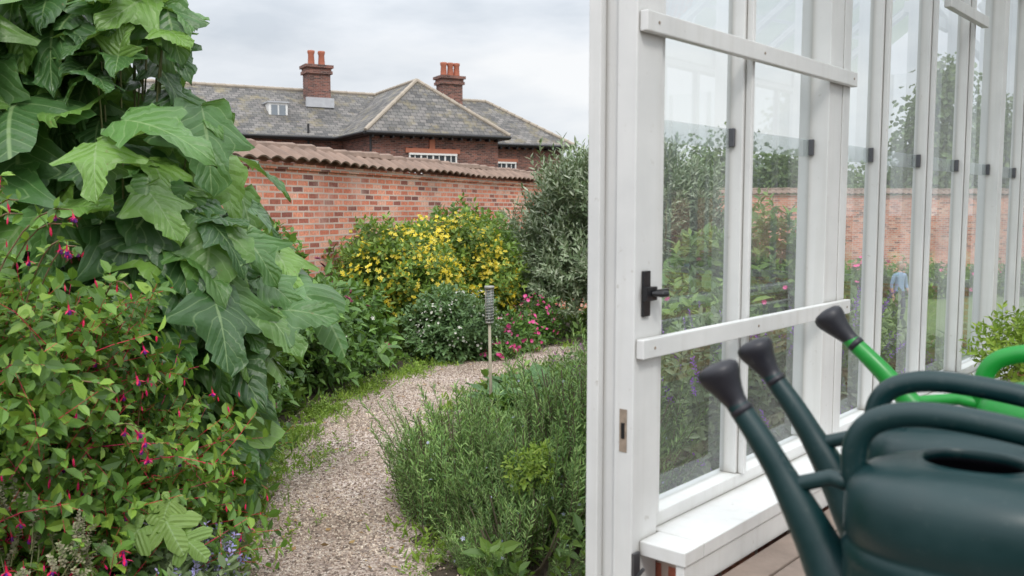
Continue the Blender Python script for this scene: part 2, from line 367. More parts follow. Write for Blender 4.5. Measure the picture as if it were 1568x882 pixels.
def palmate(seed=0):
    nr_,ns=5,60; V=[(0,.22,0)];UVs=[(.5,.2)]
    for r in range(1,nr_+1):
        for k in range(ns):
            a=k/ns*2*math.pi
            lobe=abs(math.cos((a)*2.5))**1.1
            R=(.3+.4*lobe)*(1.0+.25*math.cos(a))*(1+.04*math.sin(a*19))
            if abs(a-math.pi)<.35: R*=.35+.65*abs(a-math.pi)/.35
            rr=R*r/nr_; x=math.sin(a)*rr; y=.22+math.cos(a)*rr
            V.append((x,y,-.4*rr*rr+.05*math.cos(a*5)*rr+.03*math.sin(a*3+seed))); UVs.append((.5+x*.9,y))
    F=[(0,1+k,1+(k+1)%ns) for k in range(ns)]
    for r in range(nr_-1):
        for k in range(ns):
            a=1+r*ns; F.append((a+k,a+ns+k,a+ns+(k+1)%ns,a+(k+1)%ns))
    B=Batch(); B.raw(V,F,0,UVs); return B.template()
BL=[bigleaf(.1,.3,1),bigleaf(.4,.45,2),bigleaf(.7,.5,3),bigleaf(.55,.25,4),palmate(1)]
M_big=leafmat('large_leaf',[(.042,.11,.036),(.065,.165,.05),(.095,.22,.06),(.2,.38,.07)],.38,.32,1.6,True,.6)
ells=[((-2.25,4.75,1.5),(1.0,.85,1.1)),((-1.66,4.6,1.2),(.42,.5,.7)),((-1.98,4.5,2.42),(.42,.35,.32)),((-2.6,4.5,2.3),(.6,.5,.5)),((-1.66,4.6,.78),(.34,.4,.55))]
B=Batch()
cen=np.array([-2.1,4.9,.9])
for ei,(c,r) in enumerate(ells):
    k=[215,96,42,75,62][ei]; d=norm(rng.normal(size=(k,3))); d[:,1]=np.where(rng.random(k)<.6,-abs(d[:,1]),d[:,1])
    P=np.array(c)+d*np.array(r)*U(.5,1.04,k)[:,None]*lump(d,ei,.16)[:,None]
    P=P[P[:,2]>.2]; k=len(P)
    out=norm(P-cen)
    Y=norm(out*np.array([1,1,.2])+np.array([.05,-.2,-.8 if ei!=2 else -.25])+rng.normal(0,.42,(k,3)))
    Z=norm(out*.8+np.array([0,-.15,.7])+rng.normal(0,.36,(k,3)))
    s=U(.26,.5,k)*(1 if ei not in(2,) else .72); ti=rng.choice(5,k,p=[.2,.28,.22,.22,.08])
    for j in range(5):
        q=ti==j; B.inst(BL[j],frames(Y[q],Z[q],s[q]),P[q])
    for i in range(k):
        if rng.random()<.7:
            a=P[i]-out[i]*U(.25,.45)+np.array([0,0,-.12]); 
            B.tube([a,(a+P[i])/2+np.array([0,0,.05]),P[i]],[.006,.005,.004],4,1,False)
for i in range(8):
    e=np.array([(-2.3,4.8,1.9),(-1.95,4.75,1.5),(-2.05,4.6,2.2),(-2.6,4.6,2.0)][i%4])+rng.normal(0,.1,3); b0=np.array([-2.25+U(-.2,.2),4.95+U(-.15,.15),0])
    B.tube([b0,b0*.6+e*.4,e,e+np.array([U(-.08,.08),-.05,.2])],[.035,.026,.016,.006],7,2,False)
B.tube([(-2.0,4.6,1.9),(-1.93,4.55,2.3),(-1.85,4.5,2.6)],[.014,.011,.007],6,2,False)
B.finish('large_leaved_shrub',[M_big,M_stem,M_bark],smooth=True)

# ------------------------------------------------------------------ fuchsia
M_fuL=leafmat('fuchsia_leaf',[(.045,.1,.02),(.08,.175,.03),(.13,.26,.04),(.24,.38,.06)],.45,.32,2.5,gain=1.05)
M_mag=leafmat('fuchsia_magenta',[(.6,.01,.06),(.75,.02,.12),(.65,.0,.18)],.45,.2)
M_pur=leafmat('fuchsia_purple',[(.14,.01,.25),(.24,.02,.34)],.5,.2)
FB=Batch()
FB.tube([(0,0,.5),(0,0,0)],[.02,.02],4,1,False)
FB.tube([(0,0,0),(0,0,-.35),(0,0,-.55)],[.09,.11,.16],6,1,False)
for i in range(4):
    a=i*math.pi/2; c,s=math.cos(a),math.sin(a)
    FB.raw([(c*.12,s*.12,-.5),(c*.4-s*.14,s*.4+c*.14,-.62),(c*.8,s*.8,-.85),(c*.4+s*.14,s*.4-c*.14,-.62)],[(0,1,2,3)],1)
FB.tube([(0,0,-.5),(0,0,-.75),(0,0,-1.05)],[.12,.24,.2],6,2,False)
FB.tube([(.03,0,-1),(.05,0,-1.6)],[.015,.015],3,1,False)
FUF=FB.template(); BU=Batch(); BU.tube([(0,0,.4),(0,0,0)],[.02,.02],3,1,False); BU.tube([(0,0,0),(0,0,-.3),(0,0,-.7),(0,0,-.95)],[.07,.13,.12,.02],5,1,False); FUB=BU.template()
fe=[((-2.05,3.35,.8),(.72,.55,.66)),((-1.62,3.8,.42),(.5,.5,.5)),((-2.35,3.0,.45),(.8,.5,.65)),((-1.52,3.1,.2),(.34,.35,.32)),((-1.6,4.6,.25),(.28,.5,.33))]
B=Batch(); place(B,fe,SP_fu,2150,(.15,.34),up=.35,inner=.25,lmp=.38)
for i in range(56):
    hi=i>=48
    b=np.array([U(-2.5,-1.4),U(3.0,3.6),U(.5,1.15)]) if not hi else np.array([U(-2.15,-1.75),U(3.2,3.5),U(1.15,1.35)])
    dr=np.array([U(-.1,.6),U(-.4,.1),0]); L=U(.35,.75); hh=1.1 if not hi else 1.35
    pts=[b+dr*L*t+np.array([0,0,L*(hh*t-.75*t*t)]) for t in np.linspace(0,1,7)]
    B.tube(pts,[.003]*6+[.0015],4,3,False)
    pp=np.array(pts); k=14; ii=rng.integers(1,7,k); Y=norm(rng.normal(0,.6,(k,3))+np.array([0,-.1,.15])); B.inst(LFB,frames(Y,rng.normal(0,.4,(k,3))+np.array([0,-.2,1]),U(.03,.055,k)),pp[ii])
    k=3; ii=rng.integers(2,7,k); B.inst(FUB if i%2 else FUF,frames(np.tile([0,1.,0],(k,1))+rng.normal(0,.2,(k,3)),np.tile([0,0,1.],(k,1))+rng.normal(0,.15,(k,3)),U(.024,.036,k)),pp[ii]-np.array([0,0,.015]))
for tpl,cnt,sz in ((FUF,230,(.026,.038)),(FUB,260,(.02,.03))):
    for c,r in fe:
        k=cnt//5; d=norm(rng.normal(size=(k*3,3))); d=d[d[:,1]<.2][:k]; k=len(d); P=np.array(c)+d*np.array(r)*U(1.04,1.18,k)[:,None]
        q=P[:,2]>.12; Z=np.tile([0,0,1.],(k,1))+rng.normal(0,.2,(k,3)); B.inst(tpl,frames(rng.normal(size=(k,3))*np.array([1,1,.1]),Z,U(sz[0],sz[1],k))[q],P[q])
B.finish('fuchsia_bush',[M_fuL,M_mag,M_pur,M_redstem])

B=Batch(); M_bright=leafmat('bright_leaf',[(.24,.4,.1),(.3,.46,.12)],.5,.35,2,True)
for (x,y,z,s,a) in ((-1.24,3.15,.52,.15,.5),(-1.17,3.13,.45,.12,1.1),(-1.3,3.12,.49,.12,-.5),(-1.22,3.18,.57,.1,-.1)):
    B.inst(BL[4],frames(np.array([[math.sin(a),-.45,-.5]]),np.array([[.1,-.8,.6]]),[s]),np.array([[x,y,z]])); B.tube([(-1.35,3.4,0),(x,y+.02,z)],[.005,.003],4,1,False)
B.finish('lobed_leaf_plant',[M_bright,M_stem],smooth=True)

M_catL=leafmat('catmint_leaf',[(.09,.14,.07),(.15,.21,.1),(.22,.28,.16)],.7,.2)
M_catF=leafmat('catmint_flower',[(.22,.22,.5),(.32,.3,.6),(.4,.36,.6)],.7,.2)
SPK=[sprig(leaf(.5),22,.07,60,start=.5,lmat=2,curve=.05)]
def catmint(name,ce,n,fm,s=(.16,.3),fl=.5):
    B=Batch(); place(B,ce,SP_sh,n,(s[0]*.8,s[1]*.8),up=.9,inner=.3); place(B,ce,SPK,int(n*fl),s,up=1.1,inner=0,rmin=.9,rmax=1.15); B.finish(name,[M_catL,M_stem,fm])
catmint('catmint',[((-1.28,3.3,.12),(.2,.4,.24)),((-1.14,3.05,.08),(.18,.4,.22))],360,M_catF)
M_salF=leafmat('salvia_flower',[(.16,.05,.4),(.25,.08,.5),(.3,.12,.55)],.7,.2)
catmint('salvia',[((1.35,5.3,.38),(.55,.5,.55)),((2.0,5.6,.42),(.5,.5,.55))],800,M_salF,(.2,.4),.25)
M_seed=leafmat('seed_head',[(.22,.21,.15),(.32,.3,.22),(.18,.22,.1)],.9,.15)
SPS=[sprig(leaf(.8),30,.09,85,start=.45,sr=.01)]
B=Batch(); place(B,[((-1.6,2.85,.4),(.25,.12,.28))],SPS,90,(.12,.2),up=1,inner=0); B.finish('seed_head_plant',[M_seed,M_stem])

# ------------------------------------------------------------------ border plants
M_dah=leafmat('dahlia_leaf',[(.045,.105,.025),(.08,.17,.035),(.13,.25,.05)],.45,.25,2,gain=1.1)
M_dahF=leafmat('dahlia_flower',[(.1,.004,.03),(.2,.008,.06),(.28,.01,.1)],.6,.15)
M_white_f=leafmat('white_petal',[(.6,.6,.57),(.65,.65,.62)],.6,.2)
M_pinkf=leafmat('pink_petal',[(.6,.03,.2),(.75,.08,.32),(.65,.15,.38)],.6,.25)
F5=flower5(); F8=flower5(9,.35,.35)
DB=Batch(); 
for s_,cu in ((1,.15),(.8,.45),(.5,.7)):
    t=flower5(9,cu,.3); DB.inst(t,np.eye(3)[None]*s_,np.zeros((1,3)))
DAH=DB.template()
de=[((-1.95,8.0,.5),(.62,.7,.62)),((-2.35,7.2,.58),(.6,.6,.66)),((-1.6,8.8,.35),(.4,.5,.4)),((-2.7,9.0,.65),(.6,.8,.72)),((-2.05,6.6,.35),(.38,.5,.4))]
B=Batch(); place(B,de,SP_sh+SP_sh+SP_lg,2300,(.18,.36),up=.6,lmp=.34); flowers(B,de,DAH,80,(.03,.052),2,1.02,1.16); flowers(B,de,F5,50,(.02,.03),3,1.02,1.14)
B.finish('dahlia_plant',[M_dah,M_stem,M_dahF,M_white_f])
M_yelL=leafmat('yellow_shrub_leaf',[(.08,.15,.03),(.13,.22,.04),(.22,.32,.06)],.5,.3,2)
M_yel=leafmat('yellow_petal',[(.74,.56,.02),(.78,.66,.06),(.78,.72,.18)],.6,.35,gain=.9); M_yelc=plain('flower_centre',(.6,.4,.02),.8)
F5Y=flower5(5,.2,.55,2,3)
ye=[((-1.42,10.5,.74),(.54,.6,.62)),((-1.0,10.2,.64),(.42,.45,.48)),((-.55,11.3,.88),(.55,.6,.55)),((-1.02,11.2,.94),(.5,.5,.47)),((-.32,10.9,.6),(.33,.4,.48))]
B=Batch(); place(B,ye,SP_sh,2800,(.2,.36),up=.6,lmp=.3); flowers(B,ye,F5Y,4000,(.018,.038),None,.95,1.2,up=.3,clump=.8)
B.finish('yellow_flowering_shrub',[M_yelL,M_stem,M_yel,M_yelc])
we=[((-.62,9.6,.32),(.48,.4,.4))]
B=Batch(); place(B,we,SP_sh,900,(.14,.26),up=.6); flowers(B,we,F5,420,(.01,.02),2,.98,1.1); B.finish('white_flowered_shrub',[leafmat('wf_leaf',[(.08,.16,.06),(.14,.24,.1)],.5,.25),M_stem,M_white_f])
pe=[((.05,10.1,.18),(.25,.25,.25)),((.3,10.7,.24),(.22,.25,.32))]
B=Batch(); place(B,pe,SP_sh,280,(.14,.26),up=.6); flowers(B,pe,F8,130,(.018,.034),2,.98,1.2); B.finish('pink_phlox',[M_dah,M_stem,M_pinkf])
pe=[((-.16,9.55,.08),(.22,.15,.12))]
B=Batch(); place(B,pe,SP_sh,100,(.12,.2),up=.6); flowers(B,pe,F8,70,(.02,.036),2,.98,1.2); B.finish('pink_phlox',[M_dah,M_stem,M_pinkf])
M_gr=leafmat('mid_leaf',[(.05,.11,.025),(.1,.18,.035),(.16,.26,.05)],.5,.25,1.2,gain=1.05)
ge=[((-.6,13.2,1.0),(.7,.5,.6)),((-3.2,10.0,.7),(.6,.8,.7)),((-2.3,11.8,.5),(.6,.6,.55)),((.3,14.0,.6),(.9,.6,.7)),((-3.4,6.6,.9),(.7,.9,.9)),((-1.5,12.6,.5),(.7,.5,.6))]
B=Batch(); place(B,ge,SP_sh,2600,(.25,.45),up=.6); B.finish('border_shrub',[M_gr,M_stem])
ge=[((2.4,8.0,.7),(.48,.6,.85)),((1.9,8.3,.6),(.6,.5,.7)),((1.5,7.0,.5),(.5,.5,.55)),((3.0,6.6,.22),(.5,.7,.32)),((3.1,9.5,.45),(.4,.6,.5)),((4.0,7.6,.15),(.5,.8,.3))]
B=Batch(); place(B,ge,SP_sh+SP_lg,2300,(.2,.36),up=.7); flowers(B,ge,F8,60,(.02,.035),2,.98,1.1); B.finish('border_shrub',[M_gr,M_stem,M_pinkf])
M_ol=leafmat('olive_leaf',[(.08,.13,.065),(.14,.2,.11),(.24,.3,.2),(.38,.43,.34)],.5,.12,1.5)
oe=[((1.25,11.7,1.2),(1.15,.9,.9)),((.8,11.5,.9),(.7,.7,.7)),((1.0,11.6,1.7),(.65,.6,.5)),((1.9,11.9,1.7),(.7,.6,.6)),((2.3,11.8,1.1),(.7,.7,.8))]
B=Batch(); place(B,oe,SP_ol,3600,(.25,.5),up=.8,inner=.25,lmp=.28)
for i in range(60):
    b=np.array([U(.3,2.2),U(11.2,12),U(1.6,2.0)]); s=U(.35,.6)
    B.inst(SP_ol[i%3],frames(np.array([[U(-.4,.4),U(-.3,.3),1]]),rng.normal(size=(1,3)),[s]),b[None])
for i in range(7): 
    e=np.array([U(.5,2.1),U(11.3,12),U(1.2,1.8)]); B.tube([(1.3+U(-.1,.1),11.8,0),(1.3,11.8,.45),e*.5+np.array([.65,5.9,.3]),e],[.06,.05,.03,.012],7,2,False)
B.finish('olive_tree',[M_ol,M_stem,M_bark])
# rosemary: many upright branched wands
M_ros=leafmat('rosemary_needle',[(.07,.15,.045),(.12,.22,.065),(.18,.3,.09),(.28,.4,.15)],.55,.2,3.5,gain=1.15)
M_blue=leafmat('rosemary_flower',[(.4,.45,.7),(.5,.52,.75)],.7,.2)
B=Batch()
def rosemary(cx,cy,rx,ry,hmin,hmax,k,lean=.55):
    nb=max(6,k//9); th=U(0,2*np.pi,nb); rr=np.sqrt(rng.random(nb)); od=np.stack([np.cos(th)*rr,np.sin(th)*rr],1)
    Bd=norm(np.column_stack([od*lean+rng.normal(0,.12,(nb,2)),np.ones(nb)])); Bt=U(hmin,hmax,nb)*(1.1-.3*rr**2)*(1+.12*np.sin(th*3+cx*9))
    w=rng.integers(0,nb,k); u=U(.25,1.0,k)
    Y=norm(Bd[w]+rng.normal(0,.16,(k,3))+np.array([0,0,.35]))
    top=Bt[w]*u; s=np.minimum(U(.16,.36,k)*(1.25-.35*u)*1.35,top+.02)
    xy=np.column_stack([cx+od[w,0]*rx,cy+od[w,1]*ry])+Bd[w,:2]*top[:,None]*.35+rng.normal(0,.022,(k,2)); z=np.maximum(top-s*Y[:,2],0)
    P=np.column_stack([xy,z]); ti=rng.integers(0,4,k)
    for j in range(4):
        q=ti==j; B.inst(SP_ro[j],frames(Y[q],rng.normal(size=(q.sum(),3)),s[q]),P[q])
    q=rng.random(k)<.08; n=q.sum(); B.inst(F5,frames(rng.normal(size=(n,3)),rng.normal(size=(n,3)),U(.007,.012,n)),(P+Y*s[:,None]*.8)[q]+rng.normal(0,.01,(n,3)),2)
    for i in range(nb):
        b0=np.array([cx+od[i,0]*rx*.5,cy+od[i,1]*ry*.5,0]); e=np.array([cx+od[i,0]*rx+Bd[i,0]*Bt[i]*.3,cy+od[i,1]*ry+Bd[i,1]*Bt[i]*.3,Bt[i]*.8])
        B.tube([b0,(b0+e)/2+np.array([0,0,-.02]),e],[.009,.006,.003],4,1,False)
rosemary(-.26,4.75,.28,.42,.34,.66,1000,.45); rosemary(.1,4.4,.32,.35,.3,.6,1000,.32); rosemary(.42,4.7,.34,.45,.48,.94,1100,.25)
rosemary(.05,3.95,.26,.25,.12,.36,480,.45); rosemary(.2,5.3,.32,.3,.25,.48,320,.35)
B.finish('rosemary_bush',[M_ros,M_bark,M_blue])
M_lime=leafmat('euphorbia_leaf',[(.14,.23,.03),(.2,.31,.04),(.28,.37,.06)],.55,.3)
B=Batch(); place(B,[((.06,4.08,.4),(.09,.1,.08)),((.12,4.2,.43),(.07,.09,.07))],SP_sh,80,(.07,.12),up=.8,inner=.1); B.finish('euphorbia',[M_lime,M_stem])
B=Batch(); 
for (cx,cy,n) in ((-.05,6.9,50),(.2,7.0,50),(.05,7.4,40),(.45,7.2,40),(.4,6.6,30),(.25,7.7,30)):
    a=U(0,6.28,n); Y=np.stack([np.cos(a),np.sin(a),U(.3,1.4,n)],1); Z=np.stack([-np.cos(a)*.6,-np.sin(a)*.6,np.ones(n)],1); B.inst(bigleaf(0,.35,7),frames(Y,Z,U(.15,.28,n))*np.array([.75,1,1])[None,None,:],np.column_stack([cx+np.cos(a)*.07,cy+np.sin(a)*.07,U(.02,.14,n)]))
B.finish('broad_leaved_clump',[leafmat('clump_leaf',[(.06,.15,.045),(.1,.22,.07)],.45,.25,2,True),M_stem],smooth=True)
ce=[((.75,8.5,.12),(.4,.35,.18)),((1.2,9.2,.1),(.4,.25,.14)),((.95,7.4,.3),(.35,.4,.35))]
catmint('lavender',ce,420,leafmat('lavender_flower',[(.2,.05,.24),(.32,.08,.34)],.7,.2),(.14,.28))
B=Batch(); k=9000; P=np.column_stack([U(-4.2,4.5,k),U(2.3,15,k)]); dd=pathdist(P); q=(dd>.56)|((dd>.44)&(rng.random(k)<.2))
sl=(P[:,0]-.304)*.656+(P[:,1]-2.25)*.755; tl=(P[:,0]-.304)*.755-(P[:,1]-2.25)*.656
q&=~((tl>-.35)&(sl>-2)); q&=~((P[:,0]>.0)&(P[:,1]>8.6)&(P[:,1]<11)&(rng.random(k)<.75)); P=P[q]; k=len(P)
dens=np.sin(P[:,0]*3.1)*np.sin(P[:,1]*2.3+P[:,0])>-.55; P=P[dens]; k=len(P)
Y=norm(np.column_stack([rng.normal(0,.6,(k,2)),np.ones(k)])); ti=rng.integers(0,4,k); al=(SP_sh+SP_lg)
sz=np.where(pathdist(P)<.66,U(.05,.11,k),U(.1,.24,k))
for j in range(4):
    qq=ti==j; B.inst(al[j],frames(Y[qq],rng.normal(size=(qq.sum(),3)),sz[qq]),np.column_stack([P,ground_z(P[:,1])])[qq])
k=9000; idx=rng.integers(0,NP-1,k); sd=np.where(rng.random(k)<.66,1,-1); off=sd*(.49+rng.normal(0,.095,k)); clumpy=np.sin(idx*.9+sd)*np.sin(idx*.31)>-.25
Q=PL[idx]+nr[idx]*off[:,None]+rng.normal(0,.03,(k,2)); Q=Q[clumpy]; k=len(Q)
Y=norm(np.column_stack([rng.normal(0,.7,(k,2)),np.ones(k)])); B.inst(leaf(.22),frames(Y,rng.normal(size=(k,3)),U(.025,.08,k)),np.column_stack([Q,ground_z(Q[:,1])+.004]),2)
for (x,y,n) in ((-1.4,4.0,50),(-1.45,5.3,90),(-1.5,6.2,100),(-1.45,7.0,110),(-1.25,8.0,100),(-.92,8.9,90),(-1.34,4.6,60),(-.35,4.0,40),(-1.15,4.3,22),(-1.22,5.7,50),(-.62,5.0,14)):
    Q=np.column_stack([x+rng.normal(0,.09,n),y+rng.normal(0,.2,n)]); Y=norm(np.column_stack([rng.normal(0,.6,(n,2)),np.ones(n)])); B.inst(SP_sh[0],frames(Y,rng.normal(size=(n,3)),U(.04,.11,n)),np.column_stack([Q,np.zeros(n)]),2)
B.finish('ground_cover',[M_gr,M_stem,leafmat('weed_leaf',[(.13,.22,.03),(.2,.32,.05),(.28,.4,.07)],.5,.3)])
import bmesh
bm=bmesh.new(); bmesh.ops.create_icosphere(bm,subdivisions=2,radius=1); iv=np.array([v.co for v in bm.verts]); ifc=[[v.index for v in f.verts] for f in bm.faces]; bm.free()
B=Batch()
for (x,y,s) in ((-.3,4.12,.05),(-.45,6.3,.09),(-.42,6.6,.07),(-.38,6.95,.08),(-.3,7.3,.06)):
    n=1+.18*np.sin(iv@U(-3,3,3)*1.3+U(0,6))+.12*np.sin(iv@U(-5,5,3)); B.raw(iv*n[:,None]*s*np.array([1.2,.9,.6])+np.array([x,y,s*.1]),ifc)
B.finish('edging_stones',[M_rock],smooth=True)

# ------------------------------------------------------------------ rain gauge on stake
E=empty('rain_gauge'); B=Batch(); gx_,gy_=-.165,6.6
B.tube([(gx_+.015,gy_,0),(gx_+.006,gy_,.4),(gx_,gy_,.8)],[.013,.012,.01],7); B.finish('stake',[M_stick],True,E)
B=Batch(); B.tube([(gx_,gy_,.765),(gx_,gy_,.772),(gx_,gy_,.78)],[.02,.03,.032],14)
for i in range(11):
    z=.785+i*.021; a=np.linspace(0,2*math.pi,19); B.tube(np.stack([gx_+.03*np.cos(a),gy_+.03*np.sin(a),z+a*.021/6.28],1),.0035,4,0,False)
for i in range(4):
    a=i*math.pi/2+.4; B.tube([(gx_+.03*math.cos(a),gy_+.03*math.sin(a),.775),(gx_+.03*math.cos(a),gy_+.03*math.sin(a),1.03)],.003,4)
B.tube([(gx_,gy_,1.02),(gx_,gy_,1.025),(gx_,gy_,1.042)],[.03,.037,.037],14); B.finish('wire_cage',[plain('galvanised',(.34,.33,.3),.5,.3,20,.4)],True,E)
B=Batch(); B.tube([(gx_,gy_,.79),(gx_,gy_,1.01)],.022,12); B.finish('tube',[glassmat('gauge_glass',.5,1)],True,E)

# ------------------------------------------------------------------ brick garden wall
E=empty('brick_wall')
WP=[np.array(p,float) for p in ((-5.37,4.0),(.6,19.5),(6.0,33.5),(34,37.5))]
B=Batch(); C=Batch()
for a,b in zip(WP[:-1],WP[1:]):
    L=np.linalg.norm(b-a); u=(b-a)/L; nn=np.array([u[1],-u[0]])
    fr=lambda s,t,z: (a[0]+u[0]*s+nn[0]*t,a[1]+u[1]*s+nn[1]*t,z)
    B.box(fr,0,L,-.165,.165,-1.7,2.06); B.box(fr,0,L+.01,-.2,.2,2.06,2.13)
    sp=.24; N=int(L/sp)*8; V=[]; prof=[(-.3,2.14),(-.15,2.23),(0,2.3),(.15,2.23),(.3,2.14)]
    for i in range(N+1):
        s=i*sp/8; tile=i//8; j=.014*math.sin(tile*12.9898+a[0]); 
        for (t,z) in prof:
            V.append(fr(s,t*(1+j*4),z+.04*abs(math.sin(math.pi*i/8))+j))
    F=[(i*5+k,(i+1)*5+k,(i+1)*5+k+1,i*5+k+1) for i in range(N) for k in range(4)]
    C.raw(V,F)
    for i in range(int(L/.4)):
        j=.01*math.sin(i*7.7); C.tube([fr(i*.4,0,2.3+j),fr(i*.4+.39,0,2.31+j)],[.075,.085],8)
B.finish('brickwork',[M_brick],parent=E,autouv=True)
ob=C.finish('coping_tiles',[M_coping],parent=E); sm=ob.modifiers.new('s','SOLIDIFY'); sm.thickness=.02

# ------------------------------------------------------------------ house
E=empty('brick_house')
def H(s,t,z): return (-6.05+.883*s-.469*t,38+.469*s+.883*t,z)
B=Batch()
B.box(H,-12,12.1,4.4,11.6,-1.7,4.68); B.box(H,.4,6.35,.4,4.39,-1.7,4.67)
B.finish('walls',[M_hbrick],parent=E,autouv=True)
B=Batch()
def poly(*ps): B.raw([H(*p) for p in ps],[tuple(range(len(ps)))])
s0,s1=-12.6,12.7
poly((s0,4,4.82),(s1,4,4.82),(9.5,8,7.32),(-9,8,7.32)); poly((s1,4,4.82),(s1,12,4.82),(9.5,8,7.32)); poly((s1,12,4.82),(s0,12,4.82),(-9,8,7.32),(9.5,8,7.32)); poly((s0,12,4.82),(s0,4,4.82),(-9,8,7.32))
poly((0,0,4.82),(6.75,0,4.82),(3.375,2.7,7.4)); poly((0,8,4.82),(0,0,4.82),(3.375,2.7,7.4),(3.375,8.1,7.36)); poly((6.75,0,4.82),(6.75,8,4.82),(3.375,8.1,7.36),(3.375,2.7,7.4))
B.finish('roof',[M_slate],parent=E,autouv=True)
B=Batch()
B.box(H,-12.6,12.7,4.0,12.0,4.68,4.81); B.box(H,0,6.75,0,3.99,4.68,4.81)
B.tube([H(-12.6,3.95,4.78),H(-.05,3.95,4.78)],.07,8); B.tube([H(6.8,3.95,4.78),H(12.7,3.95,4.78)],.07,8); B.tube([H(0,-.06,4.77),H(6.75,-.06,4.77)],.07,8); B.tube([H(-.06,0,4.77),H(-.06,4,4.77)],.07,8)
for s in np.arange(.3,6.6,.45): B.box(H,s,s+.06,.0,.39,4.58,4.675)
for s in np.arange(7.0,12,.45): B.box(H,s,s+.06,4.0,4.39,4.58,4.675)
B.tube([H(.32,.3,4.7),H(.32,.3,-1.5)],.05,8); B.tube([H(-1.2,4.3,5.4),H(-1.2,4.2,-1.5)],.05,8)
B.finish('gutters_and_eaves',[M_dark],parent=E)
B=Batch()
for pts in (((-9,8,7.34),(9.5,8,7.34)),((9.5,8,7.34),(12.7,4,4.86)),((0,0,4.86),(3.375,2.7,7.42)),((6.75,0,4.86),(3.375,2.7,7.42)),((3.375,2.7,7.42),(3.375,8,7.38)),((9.5,8,7.34),(12.7,12,4.86)),((-9,8,7.34),(-12.6,4,4.86))):
    a,b=np.array(H(*pts[0])),np.array(H(*pts[1])); L=np.linalg.norm(b-a); n=int(L/.45)
    for i in range(n): B.tube([a+(b-a)*i/n,a+(b-a)*(i+.97)/n],[.085,.1],8)
B.finish('ridge_tiles',[M_ridge],parent=E)
def chimney(s,t,top,pots):
    B=Batch(); w,d=.55,.42
    B.box(H,s-w,s+w,t-d,t+d,5.5,top-.42); B.box(H,s-w-.09,s+w+.09,t-d-.09,t+d+.09,top-.42,top-.28); B.box(H,s-w-.04,s+w+.04,t-d-.04,t+d+.04,top-.28,top-.14)
    B.box(H,s-w-.13,s+w+.13,t-d-.13,t+d+.13,top-.14,top); B.finish('chimney_stack',[M_hbrick],parent=E,autouv=True)
    B=Batch()
    for q in pots:
        B.tube([H(s+q,t,top),H(s+q,t,top+.1),H(s+q,t,top+.5),H(s+q,t,top+.62),H(s+q,t,top+.7)],[.19,.165,.14,.18,.17],12)
    B.finish('chimney_pots',[M_pot],True,E)
    B=Batch(); B.box(H,s-w-.12,s+w+.12,t-d-.16,t-d-.004,6.4,6.85); B.finish('flashing',[M_lead],parent=E)
chimney(0,7.0,8.4,(-.25,.25)); chimney(6.93,7.0,8.35,(-.32,.05,.4))
def window(s0,s1,z0,z1,t,nv,nh):
    B=Batch(); B.box(H,s0,s1,t-.02,t-.003,z0,z1,1)
    def bar(a,b,c,d,pr=.06): B.box(H,a,b,t-pr,t-.022,c,d,0)
    bar(s0,s1,z1-.08,z1,.09); bar(s0,s1,z0,z0+.09,.1); bar(s0,s0+.07,z0+.09,z1-.08); bar(s1-.07,s1,z0+.09,z1-.08)
    for i in range(1,nv): 
        x=s0+(s1-s0)*i/nv; w=.035 if i%2==0 else .018; bar(x-w,x+w,z0+.09,z1-.08,.05)
    for j in range(1,nh):
        z=z0+(z1-z0)*j/nh; bar(s0+.07,s1-.07,z-.016,z+.016,.042)
    B.finish('window',[M_winw,M_wing],parent=E)
window(2.05,4.3,2.5,4.0,.4,8,4); window(8.3,9.4,2.6,3.95,4.4,4,4); window(-6.5,-5,2.6,3.85,4.4,4,4)
B=Batch(); B.box(H,1.9,4.45,.33,.397,4.005,4.2); B.box(H,8.2,9.5,4.33,4.397,3.955,4.1); B.box(H,3.0,3.25,.32,.395,4.2,4.6); B.finish('brick_lintels',[plain('lintel_brick',(.4,.15,.09),.9,.25,5)],parent=E)
# small dormer window on the main roof
B=Batch()
B.box(H,-2.6,-1.75,5.7,6.9,5.7,6.42); B.box(H,-2.66,-1.69,5.62,6.95,6.42,6.48,2)
B.box(H,-2.5,-2.21,5.675,5.69,5.84,6.32,1); B.box(H,-2.14,-1.85,5.675,5.69,5.84,6.32,1)
B.finish('dormer_window',[M_winw,plain('dormer_glass',(.22,.25,.28),.2),M_lead],parent=E)

# ------------------------------------------------------------------ distant trees
M_far=leafmat('tree_leaf',[(.07,.115,.04),(.1,.16,.055),(.15,.21,.08)],.6,.2,.35,gain=1.05)  # leaf colours lightened, distance haze painted into the albedo
CL=Batch()
k=34; d=rng.normal(0,.5,(k,3)); CL.inst(leaf(.8,.2,.2),frames(rng.normal(size=(k,3)),rng.normal(size=(k,3))+np.array([0,0,1]),U(.2,.38,k)),d); CLT=CL.template()
te=[]
for x in np.arange(7,75,3.2):
    y=48+U(-3,6)+x*.2; h=U(4.8,6.8)+max(0,(x-20))*.1; te.append(((x,y,-1.5+h*.55),(U(2,3.2),2.2,h*.52)))
for (x,y,h) in ((18.5,40,9.0),(26,43,9),(22.5,42,7.5),(31,44,10)): te.append(((x,y,-1.5+h*.55),(1.9,1.8,h*.5)))
B=Batch(); place(B,te,[CLT],6500,(.6,1.1),up=.4,inner=.25,lmp=.3)
for c,r in te: B.tube([(c[0],c[1],-1.6),(c[0]+.1,c[1],c[2]-.3*r[2]),(c[0],c[1],c[2]+.5*r[2])],[.25,.18,.06],7,1,False)
B.finish('distant_trees',[M_far,M_bark])
he=[((x,31+.08*x+U(-.5,.5),-1.1),(1.2,.7,U(.6,1.3))) for x in np.arange(7,30,1.9)]
